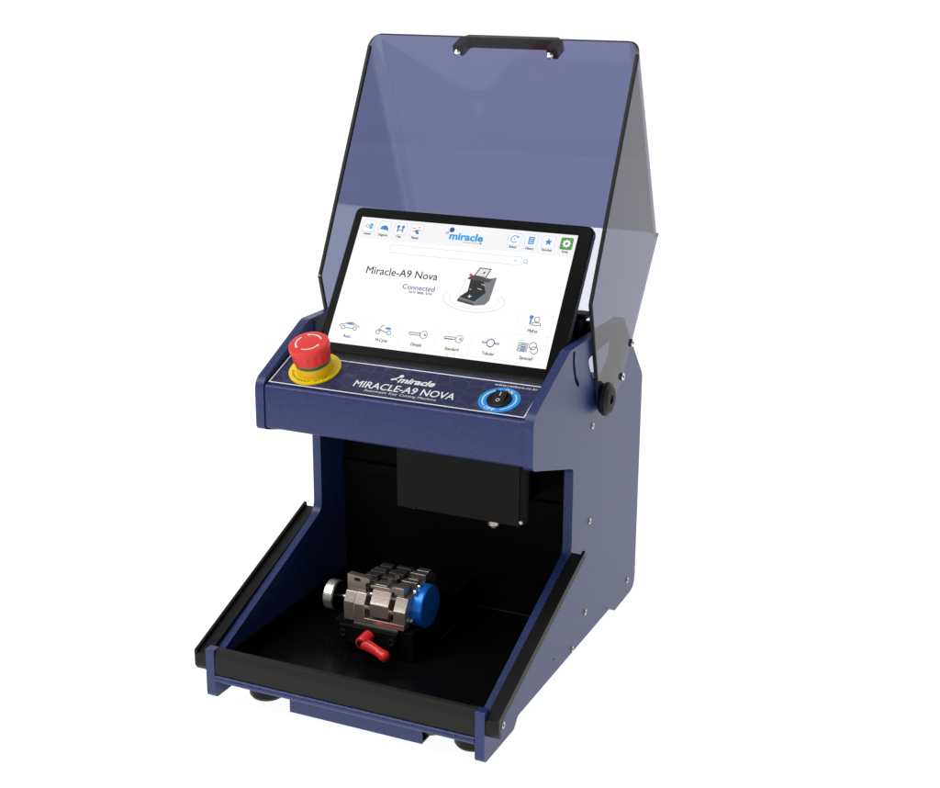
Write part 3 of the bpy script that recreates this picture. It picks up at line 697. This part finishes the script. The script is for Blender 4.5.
for sg in (1, -1):
    a, c = sg * VX, sg * (VX + TH)
    full = fillet([V_top2, V_bend, V_h2, V_h, V_low, V_end, V_fold, V_fold2], {2: .012, 3: .02}, 6, only={2, 3})
    mb = MB(); mb.prism(full, a, c, T_LL)
    split_mat(mb, horizon_co, horizon_no, T_RU if sg > 0 else T_LU, T_RL if sg > 0 else T_LL)
    pm = (Vector(V_top2) + Vector(V_fold2)) / 2
    def on_edge(f):
        q = f.calc_center_median(); d = Vector((q.y, q.z)) - Vector(V_top2)
        return abs(d.dot(mm_)) < 1e-5 and abs(abs(q.x) - VX - TH / 2) < 1e-4
    drop(mb, on_edge)
    mb.build('side_sheet', visor)
    # gasket along the front edge
    g = [(V_top2[0] - .0003, V_top2[1] + .0005), V_bend, (.2735, .3610)]
    gi = [(V_top2[0] + .0022, V_top2[1] - .0024), (V_bend[0] + .0030, V_bend[1]), (.2762, .3605)]
    mb = MB(); mb.prism(fillet(g + gi[::-1], .002, 3, only={1}), sg * (VX - .0008), sg * (VX + TH + .0003), RUBBER)
    mb.build('gasket', visor, bevel=.0008)
    # hinge knob
    mb = MB(); kc = (sg * (VX + TH + .0002), .2800, .3690)
    mb.lathe([(0, 0), (.0150, 0), (.0175, .0035), (.0172, .0075), (.0135, .0100), (.0125, .0104), (.0050, .0104), (.0045, .0085), (0, .0085)], kc, (sg, 0, 0), RUBBER, 40, [RUBBER, RUBBER, RUBBER, RUBBER, RUBBER, BUMPER, RUBBER, RUBBER])
    mb.cyl((sg * W, .2800, .3690), (sg * VX, .2800, .3690), .008, RUBBER, 24)
    mb.build('hinge_knob', ROOT)
    for (y, z) in ((.3685, .4065), (.3400, .3765)):
        mb = MB(); mb.lathe([(0, 0), (.0042, 0), (.0042, .0016), (.0030, .0026), (.0018, .0024), (.0016, .001), (0, .001)], (sg * (VX + TH + .0002), y, z), (sg, 0, 0), SATIN, 22, [RUBBER, RUBBER, SATIN, CHROME, BLACK, BLACK]); mb.build('visor_screw', visor)
# moulded bends, light streak put into the left one's haze, thin dark top edge
BEND_L = tint('bend_left_streak', (.15, .165, .31), .8, haze=.10, hazecol=(.75, .77, .9)); BEND_R = tint('bend_right', (.12, .13, .22), .8, haze=.04, hazecol=(.6, .6, .7))
EDGE = mat('dark_cut_edge', (.05, .04, .045), .4)
EM = mat('pale_cut_edge', (.30, .33, .45), .3)
for sg in (-1, 1):
    rings = []
    mb = MB(); K = 10
    def pt(a, rr, base):   # around the bend: a=0 at the sheet, 90 deg at the side
        c2 = Vector(base) + mm_ * BR
        q = c2 - mm_ * rr * math.cos(a)
        return (sg * (VX - BR + rr * math.sin(a)), q.x, q.y)
    for k in range(K + 1):
        a_ = PI / 2 * k / K; sh = fe * ((BR - BR * math.cos(a_)) / fe.dot(mm_)) - mm_ * (BR - BR * math.cos(a_))
        bt = Vector(V_top) + sh
        rings.append([mb.bm.verts.new(pt(a_, BR, bt)), mb.bm.verts.new(pt(a_, BR + TH, bt)), mb.bm.verts.new(pt(a_, BR + TH, V_fold)), mb.bm.verts.new(pt(a_, BR, V_fold))])
    mi_ = mb.mi(BEND_L if sg < 0 else BEND_R); me_ = mb.mi(EDGE)
    for a_, c_ in zip(rings, rings[1:]):
        for q in range(4):
            f = mb.bm.faces.new([a_[q], a_[(q + 1) % 4], c_[(q + 1) % 4], c_[q]]); f.material_index = me_ if q == 0 else mi_
    mb.build('moulded_bend', visor, smooth=60)
mb = MB(); mb.cyl((-VX + BR, V_top[0] + .001, V_top[1] + .0006), (VX - BR, V_top[0] + .001, V_top[1] + .0006), .0008, EDGE, 10); mb.build('top_edge', visor)
# handle on the outside of the sheet
va = Vector((0, *V_top)); vt = (Vector((0, *V_fold)) - va).normalized()
HP = Plane(va, (1, 0, 0), vt)   # n = x cross t
if HP.n.y < 0: HP.ux = -HP.ux; HP.n = HP.ux.cross(HP.uy)
sx = HP.ux.x
mb = MB()
pts = [(-.0600, -.0), (-.0600, .020), (-.0520, .028), (.0520, .028), (.0600, .020), (.0600, 0), (.0480, 0), (.0480, .0170), (.0455, .0195), (-.0455, .0195), (-.0480, .0170), (-.0480, 0)]
lo_ = [HP(sx * (x + .0005), .0115, TH + .0003 + h) for x, h in pts]; hi_ = [HP(sx * (x + .0005), .0235, TH + .0003 + h) for x, h in pts]
mb.solid(lo_, hi_, mat('gloss_black_handle', (.004, .004, .005), .3, spec=.3))
hnd = mb.build('handle', visor, bevel=.001)
for x in (-.0530, .0535):
    mb = MB(); mb.lathe([(0, .0002), (.0040, .0002), (.0040, .0012), (.0026, .0026), (.0010, .0030), (0, .0030)], HP(sx * x, .0180, -.0001), -HP.n, CHROME, 24); mb.build('handle_screw', visor)
